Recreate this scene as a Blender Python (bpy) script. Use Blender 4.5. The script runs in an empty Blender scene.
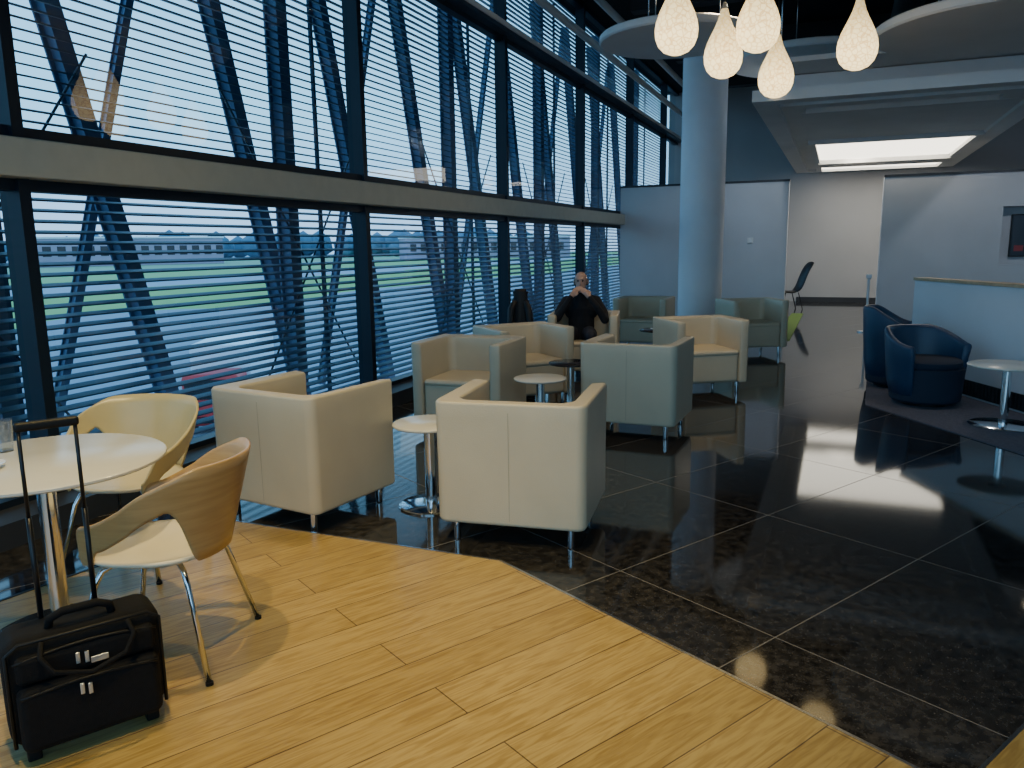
import bpy, bmesh, math, random
from mathutils import Vector, Matrix
random.seed(4)
COL=bpy.context.scene.collection
pi=math.pi
# ------------------------------------------------------------------ materials
def mat(name,col,rough=.5,metal=0,var=0.0,scale=8,bump=0,bscale=60,spec=.5,emit=None,es=0,coat=0,sheen=0):
    m=bpy.data.materials.new(name);m.use_nodes=True;nt=m.node_tree
    b=nt.nodes['Principled BSDF'];b.inputs['Base Color'].default_value=(*col,1)
    b.inputs['Roughness'].default_value=rough;b.inputs['Metallic'].default_value=metal
    b.inputs['Specular IOR Level'].default_value=spec
    b.inputs['Coat Weight'].default_value=coat
    b.inputs['Sheen Weight'].default_value=sheen
    tc=nt.nodes.new('ShaderNodeTexCoord')
    if var>0:
        n=nt.nodes.new('ShaderNodeTexNoise');n.inputs['Scale'].default_value=scale;n.inputs['Detail'].default_value=4
        nt.links.new(tc.outputs['Object'],n.inputs['Vector'])
        r=nt.nodes.new('ShaderNodeValToRGB')
        r.color_ramp.elements[0].position=.3;r.color_ramp.elements[1].position=.7
        r.color_ramp.elements[0].color=(*[c*(1-var) for c in col],1);r.color_ramp.elements[1].color=(*[min(1,c*(1+var)) for c in col],1)
        nt.links.new(n.outputs['Fac'],r.inputs['Fac']);nt.links.new(r.outputs['Color'],b.inputs['Base Color'])
    if bump>0:
        n=nt.nodes.new('ShaderNodeTexNoise');n.inputs['Scale'].default_value=bscale
        nt.links.new(tc.outputs['Object'],n.inputs['Vector'])
        bp=nt.nodes.new('ShaderNodeBump');bp.inputs['Strength'].default_value=bump;bp.inputs['Distance'].default_value=.01
        nt.links.new(n.outputs['Fac'],bp.inputs['Height']);nt.links.new(bp.outputs['Normal'],b.inputs['Normal'])
    if emit:
        b.inputs['Emission Color'].default_value=(*emit,1);b.inputs['Emission Strength'].default_value=es
    return m
M={}
M['leather']=mat('cream_leather',(.59,.515,.37),.4,var=.05,scale=3,bump=.15,bscale=180)
M['seam']=mat('leather_seam',(.40,.35,.25),.6)
M['chrome']=mat('chrome',(.75,.76,.78),.12,1)
M['steel']=mat('brushed_steel',(.55,.57,.6),.25,1)
M['white_top']=mat('white_laminate',(.70,.69,.62),.25,var=.02)
M['dark_top']=mat('dark_laminate',(.035,.032,.035),.2)
M['veneer_plain']=mat('pale_seat',(.70,.64,.48),.4,var=.04)
M['black_metal']=mat('black_metal',(.012,.014,.018),.35,.3)
M['mullion']=mat('mullion_paint',(.015,.025,.04),.4,.4)
M['beampaint']=mat('beam_paint',(.05,.085,.13),.4,.2)
M['transom']=mat('transom_aluminium',(.62,.59,.48),.45,.2,var=.04)
M['bracepaint']=mat('brace_paint',(.05,.10,.175),.5,.1,var=.12,scale=3)
M['slat']=mat('slat_paint',(.022,.06,.11),.5,.1)
M['rod']=mat('rod_steel',(.02,.03,.045),.4,.6)
M['wall']=mat('wall_paint',(.60,.61,.64),.7,var=.04,scale=1.5)
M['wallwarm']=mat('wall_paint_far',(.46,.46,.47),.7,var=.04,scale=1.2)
M['darkwall']=mat('dark_paint',(.10,.11,.13),.8,var=.1)
M['ceil']=mat('ceiling_black',(.008,.009,.011),.9)
M['duct']=mat('duct_black',(.02,.022,.026),.6)
M['raft']=mat('raft_white',(.86,.86,.85),.75,var=.03,scale=2)
M['cap']=mat('dark_cap',(.03,.035,.045),.5)
M['woodcap']=mat('oak_cap',(.42,.30,.17),.45,var=.15,scale=12)
M['column']=mat('column_render',(.88,.88,.92),.6,var=.03,scale=2)
M['blue']=mat('navy_leather',(.015,.045,.10),.4,bump=.15,bscale=150)
M['blueseat']=mat('navy_fabric',(.012,.022,.045),.8,bump=.2,bscale=250)
M['carpet']=mat('carpet_pile',(.11,.11,.14),.95,var=.25,scale=60,bump=.4,bscale=400)
M['green']=mat('green_carpet',(.12,.20,.04),.95,var=.25,scale=40)
M['nylon']=mat('black_nylon',(.006,.006,.007),.75,var=.3,scale=90,bump=.5,bscale=500,spec=.25)
M['rubber']=mat('black_rubber',(.008,.008,.008),.5,spec=.3)
M['tag']=mat('silver_tag',(.65,.66,.66),.3,.7)
M['skin']=mat('skin',(.50,.31,.24),.5,var=.08,scale=20)
M['sweater']=mat('black_sweater',(.008,.009,.013),.9,bump=.3,bscale=200)
M['trouser']=mat('dark_trousers',(.012,.016,.03),.85)
M['hair']=mat('grey_hair',(.10,.085,.075),.8)
M['shoe']=mat('shoe_leather',(.01,.01,.01),.35)
M['jacket']=mat('black_jacket',(.006,.006,.008),.6,bump=.3,bscale=60)
M['porcelain']=mat('porcelain',(.8,.8,.78),.15)
M['paper']=mat('magazine_paper',(.6,.6,.62),.5,var=.3,scale=12)
M['red']=mat('red_paint',(.60,.03,.03),.4)
M['whitepaint']=mat('white_paint',(.75,.78,.8),.4)
M['darkglass']=mat('dark_glass',(.01,.015,.02),.1)
M['bldg']=mat('terminal_cladding',(.40,.30,.38),.7,var=.1,scale=.05)
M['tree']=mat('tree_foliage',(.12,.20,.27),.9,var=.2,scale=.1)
M['screen']=mat('screen_dark',(.02,.02,.03),.2)
M['screenred']=mat('screen_red',(.35,.03,.03),.3)
M['panel']=mat('light_panel',(.9,.85,.75),.5,emit=(1,.93,.78),es=3.6)
M['spotglow']=mat('lamp_glow',(1,.9,.7),.5,emit=(1,.86,.6),es=12)
M['glassware']=mat('clear_glass',(.8,.85,.88),.05);M['glassware'].node_tree.nodes['Principled BSDF'].inputs['Transmission Weight'].default_value=.9

def glass_mat():
    m=bpy.data.materials.new('facade_glass');m.use_nodes=True;nt=m.node_tree;nt.nodes.clear()
    o=nt.nodes.new('ShaderNodeOutputMaterial');mx=nt.nodes.new('ShaderNodeMixShader')
    t=nt.nodes.new('ShaderNodeBsdfTransparent');t.inputs[0].default_value=(.80,.94,1,1)
    g=nt.nodes.new('ShaderNodeBsdfGlossy');g.inputs['Roughness'].default_value=0.0
    lw=nt.nodes.new('ShaderNodeLayerWeight');lw.inputs[0].default_value=.5
    pw=nt.nodes.new('ShaderNodeMath');pw.operation='POWER';pw.inputs[1].default_value=5;nt.links.new(lw.outputs['Facing'],pw.inputs[0])
    ma=nt.nodes.new('ShaderNodeMath');ma.operation='MULTIPLY_ADD';ma.inputs[1].default_value=.8;ma.inputs[2].default_value=.07;nt.links.new(pw.outputs[0],ma.inputs[0])
    nt.links.new(ma.outputs[0],mx.inputs[0]);nt.links.new(t.outputs[0],mx.inputs[1]);nt.links.new(g.outputs[0],mx.inputs[2])
    nt.links.new(mx.outputs[0],o.inputs[0]);return m
M['glass']=glass_mat()

ANG=math.radians(29.2)
def grid_vec(nt,ox,oy):
    g=nt.nodes.new('ShaderNodeNewGeometry');mp=nt.nodes.new('ShaderNodeMapping')
    mp.vector_type='POINT';mp.inputs['Rotation'].default_value=(0,0,-(pi/2-ANG))
    mp.inputs['Location'].default_value=(-ox,-oy,0)
    nt.links.new(g.outputs['Position'],mp.inputs['Vector']);return mp
def tile_mat():
    m=bpy.data.materials.new('polished_granite');m.use_nodes=True;nt=m.node_tree;b=nt.nodes['Principled BSDF']
    mp=grid_vec(nt,2.60,1.629)
    br=nt.nodes.new('ShaderNodeTexBrick');br.offset=0;br.squash=1
    br.inputs['Scale'].default_value=1;br.inputs['Brick Width'].default_value=1.22;br.inputs['Row Height'].default_value=.848
    br.inputs['Mortar Size'].default_value=.003;br.inputs['Mortar Smooth'].default_value=0
    br.inputs['Color1'].default_value=(.75,.75,.75,1);br.inputs['Color2'].default_value=(1.1,1.1,1.1,1)
    nt.links.new(mp.outputs[0],br.inputs['Vector'])
    n=nt.nodes.new('ShaderNodeTexNoise');n.inputs['Scale'].default_value=20;n.inputs['Detail'].default_value=8;n.inputs['Roughness'].default_value=.75
    nt.links.new(mp.outputs[0],n.inputs['Vector'])
    r=nt.nodes.new('ShaderNodeValToRGB');e=r.color_ramp.elements
    e[0].position=.40;e[0].color=(.009,.009,.010,1);e[1].position=.74;e[1].color=(.085,.078,.072,1)
    nt.links.new(n.outputs['Fac'],r.inputs[0])
    v=nt.nodes.new('ShaderNodeTexVoronoi');v.inputs['Scale'].default_value=60
    nt.links.new(mp.outputs[0],v.inputs['Vector'])
    r2=nt.nodes.new('ShaderNodeValToRGB');r2.color_ramp.elements[0].position=.0;r2.color_ramp.elements[0].color=(.16,.15,.15,1)
    r2.color_ramp.elements[1].position=.2;r2.color_ramp.elements[1].color=(0,0,0,1);nt.links.new(v.outputs['Distance'],r2.inputs[0])
    ad=nt.nodes.new('ShaderNodeMixRGB');ad.blend_type='ADD';ad.inputs[0].default_value=.6
    nt.links.new(r.outputs[0],ad.inputs[1]);nt.links.new(r2.outputs[0],ad.inputs[2])
    mu=nt.nodes.new('ShaderNodeMixRGB');mu.blend_type='MULTIPLY';mu.inputs[0].default_value=1
    nt.links.new(ad.outputs[0],mu.inputs[1]);nt.links.new(br.outputs['Color'],mu.inputs[2])
    mx=nt.nodes.new('ShaderNodeMixRGB');mx.inputs[2].default_value=(.16,.15,.14,1)
    nt.links.new(br.outputs['Fac'],mx.inputs[0]);nt.links.new(mu.outputs[0],mx.inputs[1])
    nt.links.new(mx.outputs[0],b.inputs['Base Color'])
    mr=nt.nodes.new('ShaderNodeMapRange');mr.inputs[3].default_value=.06;mr.inputs[4].default_value=.6
    nt.links.new(br.outputs['Fac'],mr.inputs[0]);nt.links.new(mr.outputs[0],b.inputs['Roughness'])
    b.inputs['Specular IOR Level'].default_value=.5
    return m
M['tile']=tile_mat()
def plank_mat():
    m=bpy.data.materials.new('oak_planks');m.use_nodes=True;nt=m.node_tree;b=nt.nodes['Principled BSDF']
    mp=grid_vec(nt,2.2,.78)
    br=nt.nodes.new('ShaderNodeTexBrick');br.offset=.37
    br.inputs['Scale'].default_value=1;br.inputs['Brick Width'].default_value=2.3;br.inputs['Row Height'].default_value=.2
    br.inputs['Mortar Size'].default_value=.0025;br.inputs['Mortar Smooth'].default_value=.1
    br.inputs['Color1'].default_value=(.41,.28,.088,1);br.inputs['Color2'].default_value=(.50,.35,.12,1);br.inputs['Mortar'].default_value=(.12,.07,.03,1)
    nt.links.new(mp.outputs[0],br.inputs['Vector'])
    m2=nt.nodes.new('ShaderNodeMapping');m2.inputs['Scale'].default_value=(1.6,18,1);nt.links.new(mp.outputs[0],m2.inputs[0])
    n=nt.nodes.new('ShaderNodeTexNoise');n.inputs['Scale'].default_value=2.4;n.inputs['Detail'].default_value=9;n.inputs['Distortion'].default_value=1.6
    nt.links.new(m2.outputs[0],n.inputs['Vector'])
    r=nt.nodes.new('ShaderNodeValToRGB');e=r.color_ramp.elements
    e[0].position=.36;e[0].color=(.60,.52,.40,1);e[1].position=.60;e[1].color=(1.05,1.05,1.05,1);nt.links.new(n.outputs['Fac'],r.inputs[0])
    mu=nt.nodes.new('ShaderNodeMixRGB');mu.blend_type='MULTIPLY';mu.inputs[0].default_value=.7
    nt.links.new(br.outputs['Color'],mu.inputs[1]);nt.links.new(r.outputs[0],mu.inputs[2]);nt.links.new(mu.outputs[0],b.inputs['Base Color'])
    b.inputs['Roughness'].default_value=.33
    bp=nt.nodes.new('ShaderNodeBump');bp.inputs['Strength'].default_value=.15;bp.inputs['Distance'].default_value=.004
    nt.links.new(n.outputs['Fac'],bp.inputs['Height']);nt.links.new(bp.outputs[0],b.inputs['Normal'])
    return m
M['plank']=plank_mat()
def veneer_mat():
    m=bpy.data.materials.new('oak_veneer');m.use_nodes=True;nt=m.node_tree;b=nt.nodes['Principled BSDF']
    tc=nt.nodes.new('ShaderNodeTexCoord');mp=nt.nodes.new('ShaderNodeMapping');mp.inputs['Scale'].default_value=(3,3,30)
    nt.links.new(tc.outputs['Object'],mp.inputs[0]);n=nt.nodes.new('ShaderNodeTexNoise');n.inputs['Scale'].default_value=2;n.inputs['Detail'].default_value=6
    nt.links.new(mp.outputs[0],n.inputs['Vector']);r=nt.nodes.new('ShaderNodeValToRGB');e=r.color_ramp.elements
    e[0].position=.3;e[0].color=(.42,.26,.105,1);e[1].position=.7;e[1].color=(.51,.335,.145,1)
    nt.links.new(n.outputs['Fac'],r.inputs[0]);nt.links.new(r.outputs[0],b.inputs['Base Color']);b.inputs['Roughness'].default_value=.3
    return m
M['veneer']=veneer_mat()
M['cream_shell']=mat('pale_yellow_shell',(.62,.52,.27),.3,var=.04,scale=6)
def pendant_mat():
    m=bpy.data.materials.new('crackle_glass');m.use_nodes=True;nt=m.node_tree;b=nt.nodes['Principled BSDF']
    tc=nt.nodes.new('ShaderNodeTexCoord');v=nt.nodes.new('ShaderNodeTexVoronoi');v.feature='DISTANCE_TO_EDGE';v.inputs['Scale'].default_value=24
    nt.links.new(tc.outputs['Object'],v.inputs['Vector']);r=nt.nodes.new('ShaderNodeValToRGB');e=r.color_ramp.elements
    e[0].position=0;e[0].color=(.66,.40,.15,1);e[1].position=.12;e[1].color=(1,.76,.36,1)
    nt.links.new(v.outputs['Distance'],r.inputs[0])
    # weaker bulb light at the neck is put into the emission strength
    sp=nt.nodes.new('ShaderNodeSeparateXYZ');nt.links.new(tc.outputs['Object'],sp.inputs[0])
    mr=nt.nodes.new('ShaderNodeMapRange');mr.inputs[1].default_value=-.05;mr.inputs[2].default_value=.36;mr.inputs[3].default_value=3.0;mr.inputs[4].default_value=.9
    nt.links.new(sp.outputs['Z'],mr.inputs[0]);nt.links.new(mr.outputs[0],b.inputs['Emission Strength'])
    nt.links.new(r.outputs[0],b.inputs['Emission Color']);nt.links.new(r.outputs[0],b.inputs['Base Color'])
    b.inputs['Roughness'].default_value=.3
    return m
M['pendant']=pendant_mat()
def ground_mat():
    m=bpy.data.materials.new('airfield');m.use_nodes=True;nt=m.node_tree;b=nt.nodes['Principled BSDF']
    g=nt.nodes.new('ShaderNodeNewGeometry');s=nt.nodes.new('ShaderNodeSeparateXYZ');nt.links.new(g.outputs['Position'],s.inputs[0])
    n=nt.nodes.new('ShaderNodeTexNoise');n.inputs['Scale'].default_value=.03;nt.links.new(g.outputs['Position'],n.inputs['Vector'])
    ma=nt.nodes.new('ShaderNodeMath');ma.operation='MULTIPLY_ADD';ma.inputs[1].default_value=30;nt.links.new(n.outputs['Fac'],ma.inputs[0])
    nt.links.new(s.outputs['X'],ma.inputs[2])
    mr=nt.nodes.new('ShaderNodeMapRange');mr.inputs[1].default_value=15;mr.inputs[2].default_value=-385;nt.links.new(ma.outputs[0],mr.inputs[0])
    r=nt.nodes.new('ShaderNodeValToRGB');r.color_ramp.interpolation='CONSTANT';e=r.color_ramp.elements
    e[0].position=0;e[0].color=(.25,.27,.31,1);e[1].position=.17;e[1].color=(.25,.40,.10,1)
    for p,c in [(.30,(.32,.34,.39)),(.36,(.26,.40,.13)),(.55,(.34,.36,.43)),(.62,(.26,.36,.20)),(.9,(.32,.38,.44))]:
        q=e.new(p);q.color=(*c,1)
    nt.links.new(mr.outputs[0],r.inputs[0]);nt.links.new(r.outputs[0],b.inputs['Base Color']);b.inputs['Roughness'].default_value=.8
    return m
M['ground']=ground_mat()

# ------------------------------------------------------------------ mesh helpers
def obj(name,bm,m,parent=None,smooth=False,mods=(),label=None):
    me=bpy.data.meshes.new(name)
    bmesh.ops.recalc_face_normals(bm,faces=bm.faces)
    bm.to_mesh(me);bm.free()
    if smooth:
        for p in me.polygons:p.use_smooth=True
    o=bpy.data.objects.new(name,me);COL.objects.link(o)
    for mm in (m if isinstance(m,(list,tuple)) else [m]): me.materials.append(M[mm] if isinstance(mm,str) else mm)
    if parent:o.parent=parent
    if label:o['label']=label
    return o
def bev(o,w,seg=2,ang=40):
    b=o.modifiers.new('b','BEVEL');b.width=w;b.segments=seg;b.limit_method='ANGLE';b.angle_limit=math.radians(ang)
    for p in o.data.polygons:p.use_smooth=True
    wn=o.modifiers.new('w','WEIGHTED_NORMAL')
    return o
def add_box(bm,c,s,rot=None,mi=0):
    r=bmesh.ops.create_cube(bm,size=1)
    mt=Matrix.Translation(Vector(c))@((rot.to_4x4()) if rot else Matrix.Identity(4))@Matrix.Diagonal((*s,1))
    bmesh.ops.transform(bm,matrix=mt,verts=r['verts'])
    for v in r['verts']:
        for f in v.link_faces:f.material_index=mi
def box(name,c,s,m,parent=None,bevel=0,rot=None,label=None,seg=2):
    bm=bmesh.new();add_box(bm,c,s,rot);o=obj(name,bm,m,parent,label=label)
    if bevel:bev(o,bevel,seg)
    return o
def lathe_bm(bm,prof,c=(0,0,0),seg=32):
    rings=[]
    for r,z in prof:
        if r<1e-5: rings.append([bm.verts.new((c[0],c[1],c[2]+z))])
        else: rings.append([bm.verts.new((c[0]+r*math.cos(2*pi*i/seg),c[1]+r*math.sin(2*pi*i/seg),c[2]+z)) for i in range(seg)])
    for a,b in zip(rings,rings[1:]):
        for i in range(seg):
            j=(i+1)%seg
            if len(a)==1 and len(b)==1:continue
            if len(a)==1:bm.faces.new((a[0],b[i],b[j]))
            elif len(b)==1:bm.faces.new((a[i],a[j],b[0]))
            else:bm.faces.new((a[i],a[j],b[j],b[i]))
def lathe(name,prof,m,parent=None,c=(0,0,0),seg=32,smooth=True,label=None):
    bm=bmesh.new();lathe_bm(bm,prof,c,seg);o=obj(name,bm,m,parent,smooth,label=label)
    if smooth:
        e=o.modifiers.new('e','EDGE_SPLIT');e.split_angle=math.radians(40)
    return o
def sweep_bm(bm,pts,rad,seg=10,closed=False):
    pts=[Vector(p) for p in pts];n=len(pts)
    if not isinstance(rad,(list,tuple)):rad=[rad]*n
    rings=[];up=None
    for i,p in enumerate(pts):
        if closed:t=(pts[(i+1)%n]-pts[i-1])
        else:t=pts[min(i+1,n-1)]-pts[max(i-1,0)]
        t.normalize()
        if up is None:
            up=Vector((0,0,1)) if abs(t.z)<.9 else Vector((1,0,0))
        u=(up-t*up.dot(t)).normalized();w=t.cross(u);up=u
        rings.append([bm.verts.new(p+(u*math.cos(2*pi*k/seg)+w*math.sin(2*pi*k/seg))*rad[i]) for k in range(seg)])
    rr=list(zip(rings,rings[1:]))
    if closed:rr.append((rings[-1],rings[0]))
    for a,b in rr:
        for k in range(seg):
            l=(k+1)%seg;bm.faces.new((a[k],a[l],b[l],b[k]))
    if not closed:
        bm.faces.new(rings[0][::-1]);bm.faces.new(rings[-1])
def tube(name,pts,rad,m,parent=None,seg=10,label=None,closed=False):
    bm=bmesh.new();sweep_bm(bm,pts,rad,seg,closed);return obj(name,bm,m,parent,True,label=label)
def prism_bm(bm,poly,z0,z1):
    a=[bm.verts.new((x,y,z0)) for x,y in poly];b=[bm.verts.new((x,y,z1)) for x,y in poly]
    bm.faces.new(a[::-1]);bm.faces.new(b);n=len(poly)
    for i in range(n):
        j=(i+1)%n;bm.faces.new((a[i],a[j],b[j],b[i]))
def prism(name,poly,z0,z1,m,parent=None):
    bm=bmesh.new();prism_bm(bm,poly,z0,z1);return obj(name,bm,m,parent)
def thing(name,label,cat,loc=(0,0,0),face=None,rz=0,group=None):
    e=bpy.data.objects.new(name,None);e.empty_display_size=.1;COL.objects.link(e)
    e.location=loc;e.rotation_euler[2]=math.atan2(face[0],-face[1]) if face else rz
    e['label']=label;e['category']=cat
    if group:e['group']=group
    return e
def tag(o,label,cat,group=None):
    o['label']=label;o['category']=cat
    if group:o['group']=group
    return o
def struct(o):
    o['kind']='structure';return o
def dup(root,name,label,loc,face=None,rz=0,group=None,scale=None):
    n=root.copy();n.name=name;COL.objects.link(n)
    n.location=loc;n.rotation_euler[2]=math.atan2(face[0],-face[1]) if face else rz
    n['label']=label
    if scale:n.scale=scale
    if group:n['group']=group
    def rec(src,dst):
        for c in list(src.children):
            k=c.copy();k.parent=dst;COL.objects.link(k);rec(c,k)
    rec(root,n);return n

# ------------------------------------------------------------------ camera
f=780.;h=1.55;r=math.radians(.8);p=math.radians(9.99);psi=math.radians(22.6)
fh=Vector((-math.sin(psi),math.cos(psi),0));R0=Vector((math.cos(psi),math.sin(psi),0))
F=fh*math.cos(p)-Vector((0,0,1))*math.sin(p);U0=fh*math.sin(p)+Vector((0,0,1))*math.cos(p)
R=R0*math.cos(r)-U0*math.sin(r);U=U0*math.cos(r)+R0*math.sin(r)
cd=bpy.data.cameras.new('camera');cam=bpy.data.objects.new('camera',cd);COL.objects.link(cam)
mw=Matrix((R,U,-F)).transposed().to_4x4();mw.translation=Vector((0,0,h));cam.matrix_world=mw
cd.sensor_width=36;cd.lens=36*f/1024;cd.clip_end=2000;bpy.context.scene.camera=cam

# ------------------------------------------------------------------ room shell
FX=-4.3;YN=-3.0;YF=22.3;XR=6.5;HC=5.6
struct(box('floor',((FX+XR)/2,(YN+YF)/2,-.1),(XR-FX+.4,YF-YN+.4,.2),'tile'))
A=Vector((math.sin(ANG),math.cos(ANG)));B=Vector((-math.cos(ANG),math.sin(ANG)))
K=(-1.48,3.37);J=tuple(A*2.217+B*.78);J2=tuple(A*5.6+B*.78)
wp=[K,(-3.2,3.36),(-3.42,2.1),(-3.55,YN+.02),(XR-.05,YN+.02),(XR-.05,J2[1]),J2,J]
struct(prism('floor.001',wp,0.0,.008,'plank'))
def strip(name,a,b,w,z0,z1,m):
    a=Vector(a);b=Vector(b);d=(b-a).normalized();n=Vector((-d.y,d.x))*w/2
    return struct(prism(name,[tuple(a+n),tuple(b+n),tuple(b-n),tuple(a-n)],z0,z1,m))
strip('trim_1',K,J,.012,0,.011,'steel');strip('trim_2',(-3.2,3.36),K,.012,0,.011,'steel')
strip('trim_3',J,J2,.012,0,.011,'steel');strip('trim_4',(-3.2,3.36),(-3.42,2.1),.016,0,.011,'black_metal')
struct(box('ceiling',((FX+XR)/2,(YN+YF)/2,HC+.1),(XR-FX+.6,YF-YN+.4,.2),'ceil'))
struct(box('wall_right',(XR+.1,(YN+YF)/2,HC/2),(.2,YF-YN,HC),'wall'))
bm=bmesh.new();bx0,bx1,bz0,bz1=-3.6,6.0,.5,5.2  # opening in the unseen back wall, added to bring in fill daylight
for a,b,c,d in [(FX-.2,bx0,0,HC),(bx1,XR+.2,0,HC),(bx0,bx1,0,bz0),(bx0,bx1,bz1,HC)]:
    add_box(bm,((a+b)/2,YN-.1,(c+d)/2),(b-a,.2,d-c))
struct(obj('wall_back',bm,'darkwall'))
bm=bmesh.new()
for i in range(7):add_box(bm,(bx0+(bx1-bx0)*i/6,YN-.1,(bz0+bz1)/2),(.07,.14,bz1-bz0))
add_box(bm,((bx0+bx1)/2,YN-.1,2.1),(bx1-bx0,.12,.1));struct(obj('window_20',bm,'mullion'))  # out-of-view window frame, added with the opening for fill light
struct(box('wall_far',((FX+XR)/2,YF+.1,HC/2),(XR-FX+.4,.2,HC),'wallwarm'))
struct(box('baseboard_far',(1,YF-.02,.06),(4,.03,.12),'cap'))
PY=16.1
bm=bmesh.new();add_box(bm,((FX-.92)/2+.03,PY+.08,1.35),(-.92-FX-.1,.16,2.70));w=struct(obj('wall_partition',bm,'wall'))
struct(box('trim_5',((FX-.92)/2+.03,PY+.08,2.72),(-.92-FX-.08,.19,.04),'cap'))
struct(box('baseboard_partition',((FX-.92)/2+.03,PY-.01,.05),(-.92-FX-.1,.02,.10),'cap'))
bm=bmesh.new();x0=.69;n0,n1,nz0,nz1=2.6,3.9,1.12,2.12
for a,b,c,d in [(x0,n0,0,2.7),(n1,XR,0,2.7),(n0,n1,0,nz0),(n0,n1,nz1,2.7)]:
    add_box(bm,((a+b)/2,PY+.15,(c+d)/2),(b-a,.3,d-c))
add_box(bm,((n0+n1)/2,PY+.28,(nz0+nz1)/2),(n1-n0,.04,nz1-nz0))
struct(obj('wall_niche',bm,'wall'))
struct(box('trim_6',((x0+XR)/2,PY+.15,2.72),(XR-x0,.33,.04),'cap'))
struct(box('baseboard_niche',((x0+XR)/2,PY-.01,.05),(XR-x0,.02,.10),'cap'))
sc=thing('wall_screen','flat dark display panel with a red stripe in a wall niche','screen',((n0+n1)/2+.02,PY+.22,(nz0+nz1)/2))
box('frame',(0,0,0),(1.0,.05,.74),'black_metal',sc,.01);box('display',(0,-.028,0),(.94,.01,.68),'screen',sc);box('stripe',(-.36,-.035,-.22),(.14,.006,.10),'screenred',sc)
sw=thing('wall_switch','small white square switch plate on a grey partition wall','switch',(-1.62,PY-.012,1.60))
box('plate',(0,0,0),(.11,.02,.11),'porcelain',sw,.006);box('rocker',(0,-.014,0),(.05,.012,.065),'whitepaint',sw,.004)

# facade windows
ys=[YN,-.4,3.1,6.58,10.1,13.6,17.1,20.6,22.3]
k=1
for y0,y1 in zip(ys,ys[1:]):
    bm=bmesh.new()
    add_box(bm,(FX,y0,HC/2),(.16,.07,HC));
    add_box(bm,(FX,(y0+y1)/2,.09),(.12,y1-y0,.18));add_box(bm,(FX,(y0+y1)/2,1.93),(.1,y1-y0,.07));add_box(bm,(FX,(y0+y1)/2,2.21),(.1,y1-y0,.07))
    add_box(bm,(FX,(y0+y1)/2,4.26),(.1,y1-y0,.06));add_box(bm,(FX,(y0+y1)/2,HC-.04),(.12,y1-y0,.08))
    w=struct(obj('window_%d'%k,bm,'mullion'))
    bm=bmesh.new();vv=[bm.verts.new(q) for q in [(FX-.03,y0+.03,.05),(FX-.03,y1-.03,.05),(FX-.03,y1-.03,HC-.05),(FX-.03,y0+.03,HC-.05)]];bm.faces.new(vv)
    obj('glass_pane',bm,'glass',w);k+=1
struct(bev(box('trim_7',(FX+.10,(YN+PY)/2,2.065),(.16,PY-YN,.21),'transom'),.01))
struct(box('trim_8',(FX+.08,(YN+YF)/2,4.36),(.16,YF-YN,.12),'beampaint'))
struct(box('trim_9',(FX+.17,(YN+YF)/2,4.38),(.02,YF-YN,.06),'raft'))
struct(box('trim_10',(FX+.16,(YN+PY)/2,.07),(.3,PY-YN,.14),'cap'))
for i,(x,z) in enumerate([(-3.95,4.85),(-3.6,5.25)]):
    bm=bmesh.new();sweep_bm(bm,[(x,YN,z),(x,YF,z)],.06,12);struct(obj('trim_%d'%(11+i),bm,'raft',smooth=True))

# louvre screens outside
for y0,y1 in zip(ys,ys[1:]):
    bm=bmesh.new();z=.05
    rot=Matrix.Rotation(math.radians(14),3,'Y')
    while z<HC+.3:
        add_box(bm,(-4.72,(y0+y1)/2,z),(.068,y1-y0-.02,.011),rot);z+=.068
    add_box(bm,(-4.80,y0+.04,HC/2),(.03,.035,HC+.2))
    o=obj('louvre_screen',bm,'slat');tag(o,'horizontal dark blue-grey louvre blades outside the glass facade','louvre','facade louvre screens')
def bar(name,a,b,w,label,cat,group,m='bracepaint',rd=False):
    if rd:
        o=tube(name,[a,b],w,m,None,8)
    else:
        a=Vector(a);b=Vector(b);d=b-a;bm=bmesh.new()
        L=d.length
        add_box(bm,(-.45*w,0,L/2),(.12*w,w,L));add_box(bm,(.45*w,0,L/2),(.12*w,w,L));add_box(bm,(0,0,L/2),(.9*w,.5*w,L))
        bmesh.ops.transform(bm,matrix=Matrix.Translation(a)@d.to_track_quat('Z','Y').to_matrix().to_4x4(),verts=bm.verts)
        o=obj(name,bm,m)
    return tag(o,label,cat,group)
for y in [-.1,3.35,6.35,9.85,13.35,16.85,20.4]:
    bar('steel_post',(-4.99,y,-2),(-4.99,y,HC+.3),.15,'upright blue-grey steel post outside the glazing','steel post','facade posts')
y=-1.7;i=0
while y<22:
    bar('steel_brace',(-5.25,y,-.6),(-5.25,y-.26*6.4,5.8),.135,'leaning blue-grey steel brace outside the glazing','steel brace','facade braces')
    if i%2==0:
        bar('tie_brace',(-5.5,y-1.2,.0),(-5.5,y-1.2+.32*5.8,5.8),.07,'slim dark steel brace crossing behind the louvres','steel brace','slim facade braces')
    else:
        bar('tension_rod',(-4.89,y-1.5,-.2),(-4.89,y+.7,2.9),.010,'thin dark diagonal tension rod outside the glazing','rod','facade rods','rod',True)
        bar('tension_rod',(-4.865,y+.7,-.2),(-4.865,y-1.5,2.9),.010,'thin dark diagonal tension rod outside the glazing','rod','facade rods','rod',True)
    y+=1.72;i+=1

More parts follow.
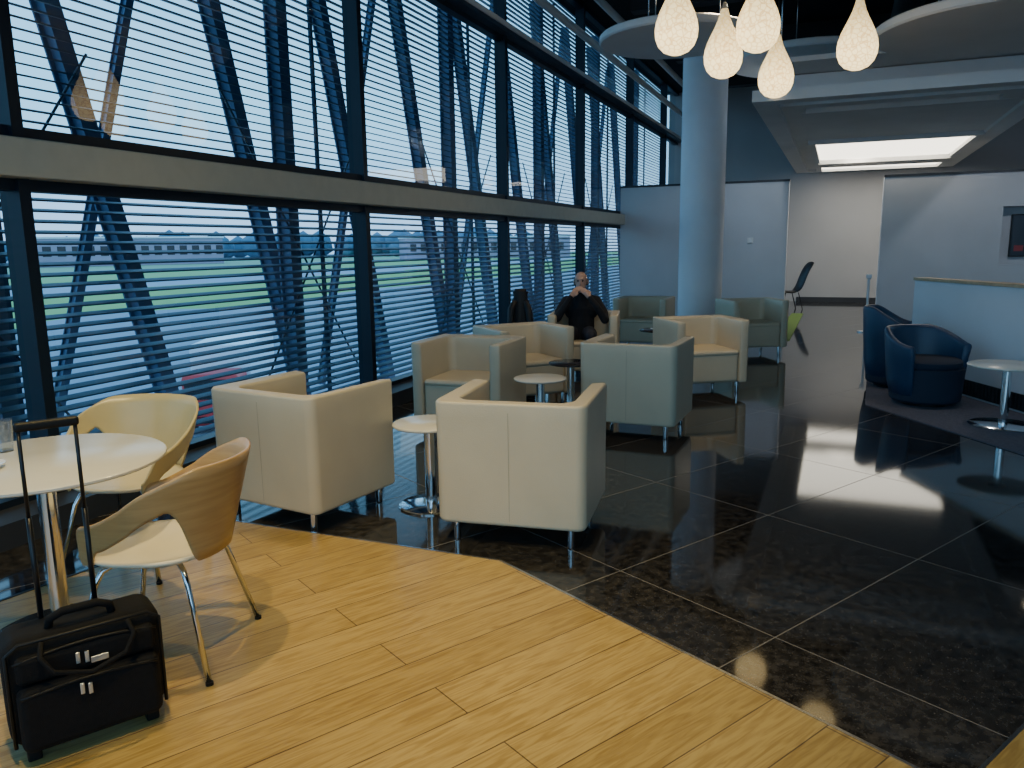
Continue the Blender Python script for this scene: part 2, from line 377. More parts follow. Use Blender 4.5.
# outside ground and far objects
bm=bmesh.new();add_box(bm,(-600,150,-5.1),(1190,1500,.2));g=obj('airfield_ground',bm,'ground');tag(g,'airfield with grey taxiways and green grass strips','ground');g['kind']='stuff'
def building(loc,s,label,rz=0):
    e=thing('terminal_building',label,'building',loc,rz=rz,group='distant airport buildings')
    box('building_body',(0,0,s[2]/2),s,'bldg',e,.2);box('roof',(0,0,s[2]+.4),(s[0]+1,s[1]+1,.8),'whitepaint',e)
    bm=bmesh.new();n=int(s[1]/6)
    for q in range(n):
        add_box(bm,(s[0]/2+.05,-s[1]/2+6*q+4,s[2]*.55),(.2,3.5,s[2]*.35))
    o=obj('window_band',bm,'darkglass',e);o['kind']='stuff'
building((-330,290,-5),(30,90,13),'long low pinkish airport building across the airfield',-.5)
building((-420,170,-5),(30,120,9),'low airport hangar across the airfield',-.3)
building((-200,440,-5),(30,100,12),'distant airport building with a flat roof',-.9)
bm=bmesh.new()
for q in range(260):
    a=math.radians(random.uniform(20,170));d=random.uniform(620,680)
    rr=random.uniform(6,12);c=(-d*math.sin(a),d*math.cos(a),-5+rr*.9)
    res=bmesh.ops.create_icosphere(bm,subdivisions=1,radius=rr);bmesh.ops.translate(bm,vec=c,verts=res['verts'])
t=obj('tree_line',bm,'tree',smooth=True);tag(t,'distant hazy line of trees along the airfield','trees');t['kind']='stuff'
tr=thing('service_truck','white and red airport service truck parked on the apron','truck',(-22,24,-5),rz=.5)
box('cab',(0,-2.6,1.3),(2,1.6,1.9),'red',tr,.2);box('cargo_box',(0,.6,1.9),(2.2,4.6,2.4),'whitepaint',tr,.05);box('windscreen',(0,-3.42,1.7),(1.7,.04,.7),'darkglass',tr)
box('chassis',(0,-.2,.6),(1.6,6.4,.25),'black_metal',tr)
for sx in(-.95,.95):
    for sy in(-2.5,1.8):
        bm=bmesh.new();lathe_bm(bm,[(0,-.14),(.42,-.14),(.45,-.1),(.45,.1),(.42,.14),(0,.14)],seg=20)
        bmesh.ops.transform(bm,matrix=Matrix.Translation((sx,sy,.45))@Matrix.Rotation(pi/2,4,'Y'),verts=bm.verts);obj('wheel',bm,'rubber',tr,True)
for q,(x,y) in enumerate([(-9,13.5),(-10,17),(-12,20),(-14,12)]):
    e=thing('safety_barrier','red and white barrier standing on the apron','barrier',(x,y,-5),rz=.2,group='apron barriers')
    bm=bmesh.new()
    for j in range(6):add_box(bm,(0,-1.25+j*.5,.8),(.06,.5,.35),mi=j%2)
    obj('rail',bm,['red','whitepaint'],e);box('post',(0,-1,.4),(.08,.08,.8),'whitepaint',e);box('post',(0,1,.4),(.08,.08,.8),'whitepaint',e)

# column
c=thing('round_column','thick round pale grey structural column','column',(-2.15,13.5,0))
lathe('shaft',[(.36,0),(.36,4.5)],'column',c,seg=48);lathe('collar',[(.36,.0),(.375,0),(.375,.1),(.36,.1)],'steel',c,seg=48)
def disc(loc,rad,label='round pale acoustic ceiling raft hung below a black ceiling'):
    e=thing('ceiling_raft',label,'ceiling raft',loc,group='round ceiling rafts')
    lathe('panel',[(0,0),(rad-.02,0),(rad,.02),(rad,.08),(rad-.02,.1),(0,.1)],'raft',e,seg=64)
    for a in (0.3,2.4,4.5):
        x,y=rad*.6*math.cos(a),rad*.6*math.sin(a);tube('hanger',[(x,y,.1),(x,y,HC-loc[2])],.008,'steel',e,6)
    return e
disc((2.05,12.4,3.95),1.9);disc((-2.1,10.6,4.1),.95);disc((-.15,7.3,3.98),1.6);disc((-.6,13.6,4.3),1.2);disc((-2.1,7.6,4.2),.6);disc((1.35,9.55,3.62),1.15)
e=thing('coffer_raft','large rectangular white suspended ceiling raft with recessed light panels','ceiling raft',(0,0,3.3))
xa,xb,ya,yb=-1.12,2.4,10.7,21.9
def frame(name,x0,x1,y0,y1,w,z0,z1,m,par):
    bm=bmesh.new();zc=(z0+z1)/2;dz=z1-z0
    add_box(bm,((x0+x1)/2,y0+w/2,zc),(x1-x0,w,dz));add_box(bm,((x0+x1)/2,y1-w/2,zc),(x1-x0,w,dz))
    add_box(bm,(x0+w/2,(y0+y1)/2,zc),(w,y1-y0-2*w,dz));add_box(bm,(x1-w/2,(y0+y1)/2,zc),(w,y1-y0-2*w,dz));return obj(name,bm,m,par)
frame('outer_frame',xa,xb,ya,yb,.28,0,.14,'raft',e);frame('inner_frame',xa+.28,xb-.28,ya+.9,yb-.28,.3,.06,.45,'raft',e)
box('soffit',((xa+xb)/2,(ya+yb)/2,.5),(xb-xa-.3,yb-ya-.3,.06),'raft',e)
box('drop_soffit',(.765,13.9,.12),(2.75,3.2,.14),'raft',e,.01)
frame('panel_frame',-.62,2.15,15.5,21.6,.12,-.02,.10,'raft',e)
box('crossbar',(.76,19.6,.00),(2.6,.9,.10),'raft',e)
box('light_panel',(.76,17.35,.05),(2.5,3.5,.03),'panel',e);box('light_panel',(.76,20.75,.05),(2.5,1.4,.03),'panel',e)
for x,y in [(xa+.3,ya+.3),(xb-.3,ya+.3),(xa+.3,yb-.3),(xb-.3,yb-.3)]:tube('hanger',[(x,y,.1),(x,y,HC-3.3)],.01,'steel',e,6)
for i,(x,z,rd) in enumerate([(.72,4.85,.2),(4.3,4.85,.2)]):
    o=tube('air_duct',[(x,YN,z),(x,YF,z)],rd,'duct',None,20);tag(o,'long round black air duct under the ceiling','duct','ceiling ducts')
for y in (9.5,12.8,16.5,19.5):
    o=box('ceiling_beam',(1,y,5.35),(8.4,.25,.45),'duct');tag(o,'black painted ceiling beam','beam','ceiling beams')
def spot(loc,tgt,power,col,size=1.1,blend=.8,fix=True):
    if fix:
        e=thing('spot_lamp','small black cylindrical ceiling spotlight','spotlight',loc,group='ceiling spotlights')
        lathe('lamp_body',[(0,.2),(.06,.2),(.065,.19),(.065,0),(.055,0),(.05,.03),(0,.03)],'black_metal',e,seg=20);lathe('lens',[(0,.028),(.05,.025)],'spotglow',e,seg=20)
        tube('stem',[(0,0,.2),(0,0,HC-loc[2])],.01,'black_metal',e,6)
    l=bpy.data.lights.new('spot_light','SPOT');l.energy=power;l.color=col;l.spot_size=size;l.spot_blend=blend;l.shadow_soft_size=.06
    o=bpy.data.objects.new('spot_light',l);COL.objects.link(o);o.location=(loc[0],loc[1],loc[2]-.03)
    o.rotation_euler=(Vector(tgt)-Vector(loc)).to_track_quat('-Z','Y').to_euler()
warm=(1,.76,.33);w2=(1,.78,.50)
spot((-2.3,1.9,4.6),(-2.5,2.2,0),360,warm,1.3);spot((-1.0,.8,4.6),(-1.2,1.8,0),330,warm,1.2);spot((.6,1.2,4.6),(.3,1.7,0),100,warm,1.0)
spot((-2.6,4.2,4.6),(-2.6,3.6,0),170,warm,1.2);spot((-1.2,4.6,4.6),(-1.5,3.9,0),80,w2,1.0)
spot((-1.9,5.2,4.4),(-2.2,6.6,0),150,w2,1.3);spot((-.9,7.6,3.7),(-1.4,7.9,0),80,w2,1.3)
spot((1.15,8.0,4.0),(.9,8.2,0),50,(1,.9,.8),1.0);spot((1.45,10.9,3.2),(1.4,9.2,0),40,(1,.9,.8),1.2,fix=False)
spot((-1.5,9.9,4.9),(-1.5,11.3,0),330,w2,1.0);spot((-2.6,9.2,4.6),(-2.6,8.8,0),90,w2,1.0);spot((0.2,18.5,3.2),(.6,22.2,2.2),45,(1,.9,.78),1.5,fix=False)
spot((-1.2,13.5,4.0),(-1.6,16.1,1.4),70,(.85,.92,1),1.6,fix=True);spot((2.9,13.2,3.9),(2.4,16.1,1.4),80,(.9,.94,1),1.7,fix=True)

# pendants
def teardrop():
    pts=[(0,-.185),(.05,-.18),(.10,-.158),(.14,-.115),(.162,-.06),(.168,0),(.16,.06),(.14,.12),(.112,.18),(.082,.24),(.056,.30),(.038,.36),(.028,.40),(0,.405)]
    return pts
pl=None
for (x,y,z) in [(-1.27,6.5,3.20),(-1.04,7.46,3.18),(-.68,6.74,3.21),(-.66,8.37,3.13),(0.05,7.74,3.20)]:
    if pl is None:
        pl=thing('pendant_lamp','glowing teardrop pendant lamp of crackled cream glass','pendant lamp',(x,y,z),group='teardrop pendant lamps')
        o=lathe('glass_shade',teardrop(),'pendant',pl,seg=32);lathe('cap',[(0,.45),(.012,.45),(.02,.43),(.032,.39),(0,.39)],'steel',pl,seg=16)
        tube('cord',[(0,0,.44),(0,0,.78)],.004,'black_metal',pl,6);lathe('canopy',[(0,.76),(.09,.76),(.1,.77),(.1,.78),(0,.78)],'whitepaint',pl,seg=24)
    else: dup(pl,'pendant_lamp',pl['label'],(x,y,z))

# ------------------------------------------------------------------ armchairs
def uoutline(w,d,ta,tb,rc):
    o=[];hw=w/2;yb=d/2;yf=-d/2
    def arc(cx,cy,rr,a0,a1,n=7):
        return [(cx+rr*math.cos(math.radians(a0+(a1-a0)*i/n)),cy+rr*math.sin(math.radians(a0+(a1-a0)*i/n))) for i in range(n+1)]
    o+=[(hw-.0,yf+.02)]+arc(hw-rc,yb-rc,rc,0,90)+arc(-hw+rc,yb-rc,rc,90,180)+[(-hw,yf+.02)]
    o+=[(-hw+.02,yf),(-hw+ta-.02,yf),(-hw+ta,yf+.02)]
    ri=.07
    o+=arc(-hw+ta+ri,yb-tb-ri,ri,180,90)+arc(hw-ta-ri,yb-tb-ri,ri,90,0)
    o+=[(hw-ta,yf+.02),(hw-ta+.02,yf),(hw-.02,yf)]
    return o
def armchair(label,loc,face):
    e=thing('armchair',label,'armchair',loc,face,group='cream leather armchairs')
    bm=bmesh.new();poly=uoutline(.80,.70,.10,.12,.055);lv=[.115,.135,.40,.68,.745,.76]
    rings=[]
    for z in lv:
        k=1.0+.012*max(0,(z-.35)/.45)**1.5
        ins=.012 if z in(lv[0],lv[-1]) else 0
        ring=[]
        n=len(poly)
        for i,(x,y) in enumerate(poly):
            zz=z
            if z>.6: zz=z+.012*max(0,abs(x)-.25)/.15
            nx,ny=0,0
            ax,ay=poly[i-1];bx,by=poly[(i+1)%n];tx,ty=bx-ax,by-ay;L=math.hypot(tx,ty) or 1
            nx,ny=-ty/L,tx/L
            ring.append(bm.verts.new((x*k+nx*ins,y*k+ny*ins,zz)))
        rings.append(ring)
    for a,b in zip(rings,rings[1:]):
        for i in range(len(a)):
            j=(i+1)%len(a);bm.faces.new((a[i],a[j],b[j],b[i]))
    bm.faces.new(rings[-1]);bm.faces.new(rings[0][::-1])
    o=obj('shell',bm,'leather',e);bev(o,.012,2,50)
    s=box('seat',(0,-.05,.275),(.595,.58,.31),'leather',e,.035,seg=4)
    s2=box('seat_cushion',(0,-.055,.43),(.59,.585,.06),'leather',e,.028,seg=4)
    bm=bmesh.new();add_box(bm,(0,.3505,.43),(.003,.003,.58),Matrix.Rotation(math.radians(-.4),3,'X'));obj('back_seam',bm,'seam',e)
    for sx in(-1,1):
        for sy in(-1,1):
            lathe('leg',[(0,0),(.018,0),(.02,.01),(.018,.115),(0,.115)],'chrome',e,(sx*.31,sy*.28,0),16,label='short chrome leg')
    return e
cA=armchair('cream leather armchair with chrome legs beside the oak floor edge',(-2.90,3.73,0),(.13,.99))
L='cream leather tub armchair on short chrome legs'
def ac(loc,face,label=L):return dup(cA,'armchair',label,(loc[0],loc[1],0),face)
ac((-1.55,3.90),(-.13,.99),'cream leather armchair with centre back seam beside a round side table')
ac((-2.90,6.05),(0.05,-1),'cream leather armchair by the window beside a side table')
ac((-2.88,7.2),(.75,-.66));ac((-1.52,6.42),(.03,1),'cream leather armchair seen from behind on dark tiles')
ac((-1.34,8.45),(.56,-.83));ac((-1.12,11.55),(.5,-.86));ac((-2.68,11.7),(0,-1),'cream leather armchair in front of a round column')
ac((-2.74,8.85),(.22,-.97),'cream leather armchair with a person sitting in it')

# ------------------------------------------------------------------ tables
def sidetable(loc,rt,ht,rb,top,label,group=None):
    e=thing('side_table',label,'table',loc,group=group)
    lathe('table_top',[(0,ht-.02),(rt-.008,ht-.02),(rt,ht-.014),(rt,ht-.006),(rt-.008,ht),(0,ht)],top,e,seg=48)
    lathe('pedestal',[(.035,.012),(.035,ht-.03),(.07,ht-.02)],'chrome',e,seg=24)
    lathe('base',[(0,0),(rb,0),(rb,.008),(rb-.01,.014),(.04,.018),(0,.018)],'chrome',e,seg=48);return e
sidetable((-2.22,4.03,0),.22,.52,.2,'white_top','small round white side table with chrome pedestal and disc base')
sidetable((-2.15,5.75,0),.21,.52,.2,'white_top','small round white side table behind an armchair')
sidetable((-2.18,6.62,0),.20,.52,.18,'dark_top','small round dark-topped side table with chrome pedestal')
st=sidetable((-1.98,9.55,0),.26,.52,.2,'dark_top','small round dark side table holding cup and magazine')
sidetable((1.35,7.5,.009),.30,.52,.26,'white_top','round pale side table with chrome pedestal on carpet')
sidetable((-2.86,2.04,.008),.45,.74,.28,'white_top','large round white cafe table with chrome pedestal')
def cup(loc,label):
    e=thing('cup',label,'cup',loc)
    lathe('bowl',[(0,0),(.022,0),(.026,.005),(.038,.04),(.041,.065),(.038,.065),(.034,.04),(.022,.008),(0,.006)],'porcelain',e,seg=24)
    tube('handle',[(.038,0,.052),(.055,0,.05),(.06,0,.035),(.052,0,.02),(.033,0,.018)],.004,'porcelain',e,8);return e
def saucer(loc,r_,label):
    o=lathe('saucer',[(0,0),(r_*.5,0),(r_,.014),(r_,.018),(r_*.5,.006),(0,.005)],'porcelain',None,seg=32);o.location=loc;return tag(o,label,'saucer')
saucer((-2.96,1.86,.748),.085,'white porcelain saucer on a round cafe table');cup((-2.96,1.86,.755),'white coffee cup on a saucer')
saucer((-2.03,9.5,.52),.07,'white saucer on a dark side table');cup((-2.03,9.5,.527),'white cup on a dark side table')
g=lathe('drinking_glass',[(0,0),(.03,0),(.036,.13),(.033,.13),(.028,.008),(0,.008)],'glassware',None,seg=24);g.location=(-3.13,2.08,.748);tag(g,'clear drinking glass on a round cafe table','glass')
mg=bev(box('magazine',(0,0,0),(.2,.27,.008),'paper'),.002);mg.location=(-1.88,9.6,.525);mg.rotation_euler[2]=.4;tag(mg,'folded magazine lying on a dark side table','magazine')

# ------------------------------------------------------------------ shell chairs
def sstep(a,b,x):
    t=max(0,min(1,(x-a)/(b-a)));return t*t*(3-2*t)
def shellchair(loc,face,label,shellmat='veneer'):
    e=thing('dining_chair',label,'chair',loc,face,group='bent veneer cafe chairs')
    bm=bmesh.new();N=120;T=8;rows=[]
    for i in range(N+1):
        ph=-132+264*i/N;a=abs(ph)
        zt=.80-.05*sstep(38,70,a)-.15*sstep(60,118,a)-.13*sstep(116,132,a)
        zb=.43+(max(zt-.105,.43)-.43)*(sstep(36,62,a)*(1-sstep(110,126,a)))
        if zt-zb<.03: zb=zt-.03
        row=[]
        for j in range(T+1):
            z=zb+(zt-zb)*j/T
            rr=.235+.095*max(0,(z-.43)/.37)
            x=rr*1.04*math.sin(math.radians(ph));y=rr*math.cos(math.radians(ph))
            if y<0:y*=1.35
            row.append(bm.verts.new((x,y+.01,z)))
        rows.append(row)
    for a,b in zip(rows,rows[1:]):
        for j in range(T):bm.faces.new((a[j],b[j],b[j+1],a[j+1]))
    o=obj('backrest',bm,shellmat,e,True);s=o.modifiers.new('s','SOLIDIFY');s.thickness=.012;s.offset=0
    bm=bmesh.new()
    n=48
    def srad(t):
        c_,s_=abs(math.cos(t)),abs(math.sin(t));return .238/((c_**2.5+s_**2.5)**(1/2.5))
    rings=[]
    for (k,z) in [(0,.420),(.6,.421),(.95,.432),(1,.442),(.98,.452),(.9,.449),(.6,.438),(0,.436)]:
        if k==0:rings.append([bm.verts.new((0,0,z))])
        else:rings.append([bm.verts.new((k*srad(2*pi*q/n)*math.cos(2*pi*q/n),k*srad(2*pi*q/n)*math.sin(2*pi*q/n)-.01,z)) for q in range(n)])
    for a,b in zip(rings,rings[1:]):
        for q in range(n):
            w_=(q+1)%n
            if len(a)==1:bm.faces.new((a[0],b[q],b[w_]))
            elif len(b)==1:bm.faces.new((a[q],a[w_],b[0]))
            else:bm.faces.new((a[q],a[w_],b[w_],b[q]))
    obj('seat',bm,'veneer_plain',e,True)
    for sx in(-1,1):
        for sy in(-1,1):
            tube('leg',[(sx*.05,sy*.06,.412),(sx*.13,sy*.12,.41),(sx*.165,sy*.15,.395),(sx*.185,sy*.17,.35),(sx*.255,sy*.25,.004)],.0105,'chrome',e,12,label='slim chrome tube leg')
            lathe('glide',[(0,0),(.014,0),(.014,.012),(0,.014)],'rubber',e,(sx*.255,sy*.25,0),12)
    return e
ch=shellchair((-2.34,2.11,.008),(-.93,-.36),'bent oak veneer chair with pale seat beside cafe table')
shellchair((-3.19,2.72,.008),(.28,-.96),'pale yellow shell chair between cafe table and window','cream_shell')

# ------------------------------------------------------------------ suitcase
d_=Vector((.21,.36)).normalized();nrm=Vector((d_.y,-d_.x))
cpos=Vector((-2.10,1.57))-nrm*.11
s=thing('wheeled_suitcase','black nylon wheeled cabin case with raised telescopic handle','suitcase',(cpos.x,cpos.y,.008),face=(nrm.x,nrm.y))
b_=box('case_body',(0,.01,.215),(.45,.20,.35),'nylon',s,.05,seg=5)
box('front_pocket',(0,-.105,.15),(.40,.07,.21),'nylon',s,.03,seg=4)
box('upper_pocket',(0,-.095,.305),(.39,.045,.09),'nylon',s,.02,seg=3)
def arcpts(x0,x1,y,z,rise,n=12):return [(x0+(x1-x0)*i/n,y,z+rise*math.sin(pi*i/n)) for i in range(n+1)]
tube('zipper',arcpts(-.19,.19,-.139,.235,.012),.0045,'rubber',s,8);tube('zipper',arcpts(-.20,.20,-.11,.335,.02),.0045,'rubber',s,8)
tube('piping',[(-.215,-.09,.06),(-.215,-.09,.36),(-.18,-.09,.385),(.18,-.09,.385),(.215,-.09,.36),(.215,-.09,.06)],.006,'rubber',s,8)
for x,z in [(-.03,.322),(-.005,.318),(-.03,.232),(-.008,.226)]:
    t=box('zip_pull',(x,-.15 if z<.3 else -.123,z-.012),(.012,.005,.036),'tag',s,.002,label='silver zip pull')
box('badge',(0.03,-.1205,.29),(.05,.004,.02),'tag',s,.002,label='small metal badge')
tube('carry_handle',[(-.09,-.02,.385),(-.085,-.03,.42),(-.05,-.035,.437),(.05,-.035,.437),(.085,-.03,.42),(.09,-.02,.385)],.013,'nylon',s,10)
tube('strap',[(-.12,-.1,.38),(-.13,-.14,.35),(-.1,-.155,.30),(0,-.16,.27),(.1,-.155,.30),(.13,-.14,.35),(.12,-.1,.38)],.008,'nylon',s,8)
th=box('telescopic_handle',(0,0,0),(.18,.028,.03),'rubber',s,.01,seg=3);th.location=(-.02,.07,1.015)
for sx in(-.078,.078):
    tube('pole',[(sx,.0,-.645),(sx,.0,-.29)],.0085,'black_metal',th,10);tube('pole',[(sx,.0,-.31),(sx,.0,0)],.0062,'black_metal',th,10)
for sx in(-.17,.17):
    bm=bmesh.new();lathe_bm(bm,[(0,-.015),(.032,-.015),(.035,-.01),(.035,.01),(.032,.015),(0,.015)],seg=20)
    bmesh.ops.transform(bm,matrix=Matrix.Translation((sx,.085,.035))@Matrix.Rotation(pi/2,4,'Y'),verts=bm.verts);obj('wheel',bm,'rubber',s,True)
    box('foot',(sx,-.07,.022),(.04,.04,.044),'rubber',s,.006)

# ------------------------------------------------------------------ right side: low wall, tub chairs, carpet
P0=Vector((.80,9.83));P1=Vector((1.62,8.11));dd=(P1-P0).normalized();P1=P0+dd*4.5;nn=Vector((-dd.y,dd.x))
q=[tuple(P0),tuple(P1),tuple(P1+nn*.14),tuple(P0+nn*.14)]
struct(prism('wall_low',q,0,1.12,'wall'))
q2=[tuple(P0-dd*.01-nn*.015),tuple(P1-nn*.015),tuple(P1+nn*.155),tuple(P0-dd*.01+nn*.155)]
struct(prism('trim_13',q2,1.12,1.15,'woodcap'))
gr=thing('floor_grille','black slotted ventilation grille at the foot of a low wall','grille',(*(P0+dd*2.2-nn*.02),0),rz=math.atan2(dd.y,dd.x))
box('frame',(0,0,.10),(2.6,.012,.15),'black_metal',gr)
bm=bmesh.new()
for i in range(50):add_box(bm,(-1.25+i*.051,-.01,.10),(.012,.012,.13))
o=obj('fins',bm,'duct',gr);o['kind']='stuff'
cp=[(.31,8.1),(1.33,6.5),(2.5,4.8),(3.2,4.8),tuple(P1-nn*.03),tuple(P0-nn*.03-dd*.02),(.78,11.5),(.45,12)]
o=prism('carpet',cp,0,.009,'carpet');tag(o,'grey purple carpet area under blue tub chairs','carpet')
o=prism('green_carpet',[(-.95,13.2),(-.66,13.2),(-.66,18.4),(-.9,18.4)],0,.008,'green');tag(o,'narrow bright green carpet strip','carpet')
def tub(loc,face,label):
    e=thing('tub_chair',label,'armchair',loc,face,group='navy tub chairs')
    bm=bmesh.new();N=48;prof=[]
    outer=[];
    for i in range(N+1):
        ph=-118+236*i/N;a=abs(ph);zt=.73-.15*sstep(40,118,a)
        row=[]
        for (rr,z) in [(.30,.05),(.345,.25),(.365,.45),(.385,zt-.03),(.375,zt),(.335,zt),(.315,zt-.03),(.30,.45),(.28,.35)]:
            row.append(bm.verts.new((rr*math.sin(math.radians(ph)),rr*math.cos(math.radians(ph)),z)))
        outer.append(row)
    for a,b in zip(outer,outer[1:]):
        for j in range(len(a)):
            k_=(j+1)%len(a);bm.faces.new((a[j],b[j],b[k_],a[k_]))
    bm.faces.new(outer[0][::-1]);bm.faces.new(outer[-1])
    obj('shell',bm,'blue',e,True).modifiers.new('b','BEVEL').width=.01
    lathe('seat',[(0,.04),(.29,.04),(.31,.06),(.325,.25),(.325,.36),(0,.36)],'blueseat',e,seg=40)
    lathe('seat_cushion',[(0,.36),(.29,.36),(.305,.38),(.305,.42),(.28,.44),(0,.45)],'blueseat',e,seg=40)
    lathe('swivel_base',[(0,0),(.2,0),(.2,.02),(.03,.04),(0,.04)],'black_metal',e,seg=32)
    return e
tb=tub((.83,8.32,.009),(.62,-.78),'navy blue leather tub chair on grey carpet')
dup(tb,'tub_chair','taller dark navy tub chair beside the end of a low wall',(.60,9.25,.009),(1,-.1),scale=(.85,.85,1.18))
ps=thing('barrier_post','slim white guide post with a round base','post',(.50,14.87,0))
lathe('base',[(0,0),(.14,0),(.14,.02),(.02,.03),(0,.03)],'steel',ps,seg=24);lathe('pole',[(.02,.03),(.02,.92)],'whitepaint',ps,seg=12);box('head',(0,0,.96),(.09,.06,.08),'whitepaint',ps,.01)
rc=thing('lounge_recliner','black recliner with tall curved back by a corridor wall','recliner',(-.98,19.6,0),face=(-.85,-.5))
rc.scale=(.8,.8,1.0)
def ribbon(name,pts,w,t,m,par):
    bm=bmesh.new();pr=[]
    for i,pq in enumerate(pts):
        pr.append([bm.verts.new((sx*w/2,pq[0],pq[1]+0)) for sx in(-1,1)])
    for a,b in zip(pr,pr[1:]):bm.faces.new((a[0],a[1],b[1],b[0]))
    o=obj(name,bm,m,par,True);s_=o.modifiers.new('s','SOLIDIFY');s_.thickness=t;s_.offset=0;su=o.modifiers.new('u','SUBSURF');su.levels=2;su.render_levels=2;return o
ribbon('back',[(.05,.40),(.2,.48),(.3,.7),(.42,.95),(.6,1.12)],.5,.06,'black_metal',rc)
ribbon('seat',[(.12,.42),(-.1,.40),(-.35,.44),(-.5,.40),(-.6,.25)],.5,.07,'black_metal',rc)
for sx in(-.2,.2):tube('leg',[(sx,-.3,.4),(sx,-.38,0)],.015,'black_metal',rc,8);tube('leg',[(sx,.1,.4),(sx,.25,0)],.015,'black_metal',rc,8)

# ------------------------------------------------------------------ person
def make_person(loc,face):
    segs=[]
    def S(pts,rad,m):segs.append(([Vector(q) for q in pts],rad,m))
    S([(0,.13,.50),(0,.15,.60),(0,.17,.72),(0,.17,.84),(0,.15,.93)],[.15,.155,.155,.165,.12],1)
    S([(-.09,.15,.80),(-.10,.15,.90)],[.12,.085],1);S([(.09,.15,.80),(.10,.15,.90)],[.12,.085],1)
    S([(0,.15,.93),(0,.12,1.02),(0,.10,1.06)],[.07,.058,.055],0)
    for sx in(-1,1):
        S([(sx*.09,.10,.52),(sx*.12,-.12,.54),(sx*.15,-.36,.54)],[.095,.085,.062],2)
        S([(sx*.15,-.36,.54),(sx*.15,-.37,.35),(sx*.15,-.34,.10)],[.062,.056,.040],2)
        S([(sx*.15,-.32,.07),(sx*.155,-.42,.055),(sx*.16,-.54,.04)],[.045,.045,.034],3)
    S([(-.17,.14,.90),(-.25,.0,.78),(-.26,-.12,.72)],[.070,.055,.047],1)
    S([(-.26,-.12,.72),(-.17,-.13,.86),(-.10,-.12,.97)],[.047,.040,.030],1)
    S([(.17,.14,.90),(.27,.03,.77),(.29,-.08,.70)],[.070,.055,.047],1)
    S([(.29,-.08,.70),(.20,-.14,.86),(.12,-.13,.96)],[.047,.040,.030],1)
    for sx,wr in ((-1,Vector((-.10,-.12,.97))),(1,Vector((.12,-.13,.96)))):
        ax=(Vector((sx*.035,-.075,1.06))-wr).normalized();side=Vector((0,-.8,.6)).cross(ax).normalized()
        palm=wr+ax*.05
        S([wr,wr+ax*.03,palm+ax*.02],[.028,.032,.033],0)
        for k_,ln in enumerate([.062,.072,.068,.052]):
            o_=side*((k_-1.5)*.019)*1
            b0=palm+ax*.03+o_;curl=Vector((-sx*.012,.012,0))
            S([b0,b0+ax*ln*.45+curl*.5,b0+ax*ln*.8+curl*1.8,b0+ax*ln*.95+curl*3],[.0095,.009,.0085,.0075],0)
        tb_=wr+ax*.03-side*.028;S([tb_,tb_-side*.018+ax*.025,tb_-side*.018+ax*.052],[.011,.010,.0085],0)
    bm=bmesh.new()
    for pts,rad,m_ in segs:
        P=[];Rr=[]
        for i in range(len(pts)-1):
            for t in range(4):P.append(pts[i].lerp(pts[i+1],t/4));Rr.append(rad[i]*(1-t/4)+rad[i+1]*t/4)
        P.append(pts[-1]);Rr.append(rad[-1]);sweep_bm(bm,P,Rr,14)
        for q_,r_ in((P[0],Rr[0]),(P[-1],Rr[-1])):
            z_=bmesh.ops.create_uvsphere(bm,u_segments=12,v_segments=8,radius=r_*.99);bmesh.ops.translate(bm,vec=q_,verts=z_['verts'])
    hc=Vector((0,.075,1.135))
    def ell(c_,s_,rot=None):
        z_=bmesh.ops.create_uvsphere(bm,u_segments=20,v_segments=14,radius=1)
        bmesh.ops.transform(bm,matrix=Matrix.Translation(c_)@Matrix.Diagonal((*s_,1)),verts=z_['verts'])
    ell(hc+Vector((0,.012,.015)),(.076,.094,.098));ell(hc+Vector((0,-.025,-.05)),(.055,.062,.062))
    ell(hc+Vector((0,-.092,-.018)),(.013,.018,.022));ell(hc+Vector((0,-.085,.012)),(.009,.012,.022))
    ell(hc+Vector((0,-.076,.033)),(.05,.012,.010));ell(hc+Vector((0,-.083,-.052)),(.024,.009,.007));ell(hc+Vector((0,-.07,-.09)),(.022,.018,.016))
    for sx in(-1,1):ell(hc+Vector((sx*.08,.012,-.005)),(.010,.020,.032))
    me=bpy.data.meshes.new('t');bmesh.ops.recalc_face_normals(bm,faces=bm.faces);bm.to_mesh(me);bm.free()
    t=bpy.data.objects.new('t',me);COL.objects.link(t)
    rm=t.modifiers.new('r','REMESH');rm.mode='VOXEL';rm.voxel_size=.0075
    sm=t.modifiers.new('s','SMOOTH');sm.factor=.5;sm.iterations=2
    dg=bpy.context.evaluated_depsgraph_get();nm=bpy.data.meshes.new_from_object(t.evaluated_get(dg));bpy.data.objects.remove(t)
    nm.name='body';o=bpy.data.objects.new('body',nm);COL.objects.link(o)
    nm.materials.clear()
    for m_ in('skin','sweater','trouser','shoe'):nm.materials.append(M[m_])
    def sd(p_,a,b):
        ab=b-a;t_=max(0,min(1,(p_-a).dot(ab)/ab.length_squared));return (p_-(a+ab*t_)).length,t_
    for pl_ in nm.polygons:
        c_=pl_.center;best=1e9;bi=0
        for pts,rad,m_ in segs:
            for i in range(len(pts)-1):
                d0,t_=sd(c_,pts[i],pts[i+1]);d0-=rad[i]*(1-t_)+rad[i+1]*t_
                if d0<best:best=d0;bi=m_
        if (c_-hc).length<.125 and c_.z>1.03: bi=0
        pl_.material_index=bi;pl_.use_smooth=True
    e=thing('person','bald man in black sweater sitting with hands raised to his face','person',loc,face)
    o.parent=e
    bm=bmesh.new()
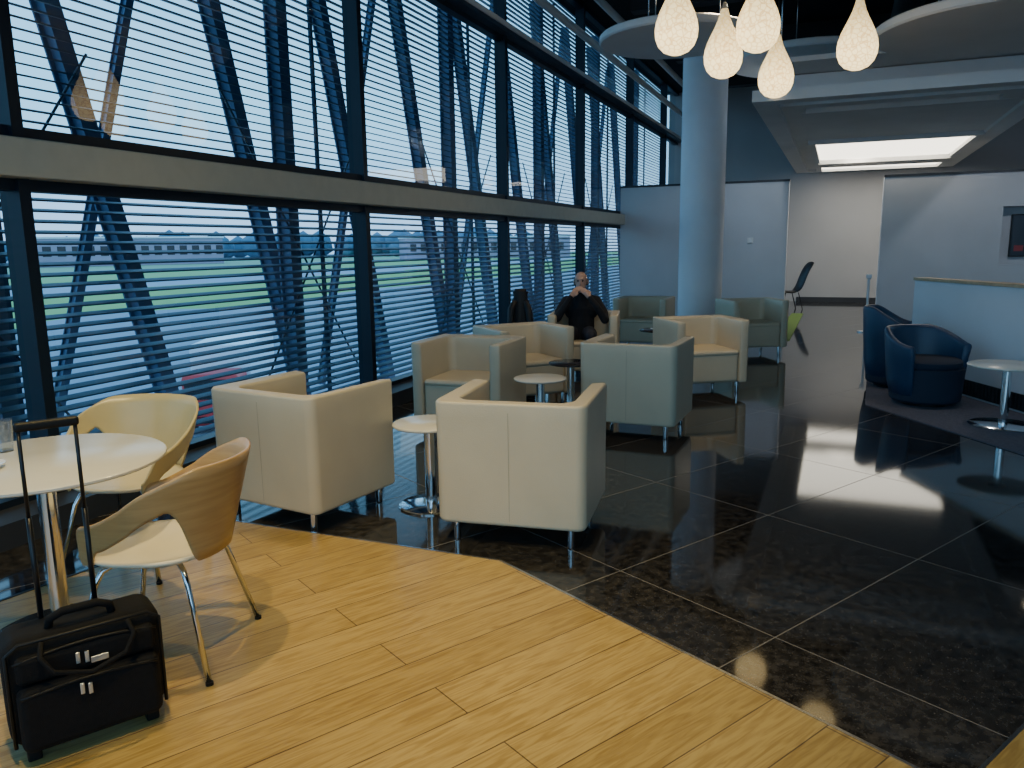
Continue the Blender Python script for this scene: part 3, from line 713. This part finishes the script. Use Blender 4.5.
    for a in range(17):
        an=math.radians(-20+220*a/16)
        for j in range(3):
            c_=hc+Vector((.074*math.cos(an),.015+.09*math.sin(an),-.03+j*.025));z_=bmesh.ops.create_icosphere(bm,subdivisions=1,radius=.013);bmesh.ops.translate(bm,vec=c_,verts=z_['verts'])
    obj('hair',bm,'hair',e,True)
    for sx in(-1,1):
        bm=bmesh.new();z_=bmesh.ops.create_uvsphere(bm,u_segments=12,v_segments=8,radius=.011);bmesh.ops.translate(bm,vec=hc+Vector((sx*.028,-.074,.012)),verts=z_['verts']);obj('eye',bm,'darkglass',e,True)
    return e
make_person((-2.76,8.74,0),(.22,-.97))
s2=dup(s,'wheeled_suitcase','black wheeled case standing beside the seated man',(-3.40,8.5,0),(.3,-.95))
jk=thing('jacket','black jacket draped over a raised luggage handle','jacket',(-3.40,8.5,0),(.3,-.95))
bm=bmesh.new();rings=[]
for i in range(15):
    t=i/14;z=1.06-t*.62;ring=[]
    for q_ in range(40):
        a=2*pi*q_/40;w_=.035+.06*min(1,t*1.4)+.02*t;fold=1+.10*t*math.sin(a*7+t*2)+.07*t*math.sin(a*4+1)
        ring.append(bm.verts.new((math.cos(a)*(w_+.03)*fold-.02,.07+math.sin(a)*w_*.75*fold-(.02*t),z-.05*math.cos(a)*t)))
    rings.append(ring)
for a,b in zip(rings,rings[1:]):
    for q_ in range(40):
        k_=(q_+1)%40;bm.faces.new((a[q_],a[k_],b[k_],b[q_]))
bm.faces.new(rings[0][::-1]);obj('cloth',bm,'jacket',jk,True)
tube('sleeve',[(-.08,.0,.92),(-.12,-.04,.83),(-.13,-.05,.65),(-.12,-.06,.48)],[.03,.042,.04,.035],'jacket',jk,12)
tube('sleeve',[(.05,.0,.92),(.08,-.04,.83),(.10,-.06,.68),(.09,-.07,.52)],[.03,.042,.04,.035],'jacket',jk,12)

# ------------------------------------------------------------------ world
w=bpy.data.worlds.new('world');bpy.context.scene.world=w;w.use_nodes=True;nt=w.node_tree;bg=nt.nodes['Background']
tc=nt.nodes.new('ShaderNodeTexCoord');sp=nt.nodes.new('ShaderNodeSeparateXYZ');nt.links.new(tc.outputs['Generated'],sp.inputs[0])
rp=nt.nodes.new('ShaderNodeValToRGB');e_=rp.color_ramp.elements
e_[0].position=0;e_[0].color=(.36,.56,.84,1);e_[1].position=.6;e_[1].color=(.21,.50,.88,1)
q_=e_.new(.15);q_.color=(.30,.64,.92,1)
nt.links.new(sp.outputs['Z'],rp.inputs[0]);nt.links.new(rp.outputs[0],bg.inputs[0]);bg.inputs[1].default_value=2.4
def portal(loc,rot,sx,sy):
    l=bpy.data.lights.new('portal','AREA');l.shape='RECTANGLE';l.size=sx;l.size_y=sy;l.cycles.is_portal=True
    o=bpy.data.objects.new('portal',l);COL.objects.link(o);o.location=loc;o.rotation_euler=rot
portal((-4.2,9.6,2.8),(0,-pi/2,0),5.6,25.2)
portal((1.2,-3.25,2.85),(pi/2,0,0),9.6,4.7)
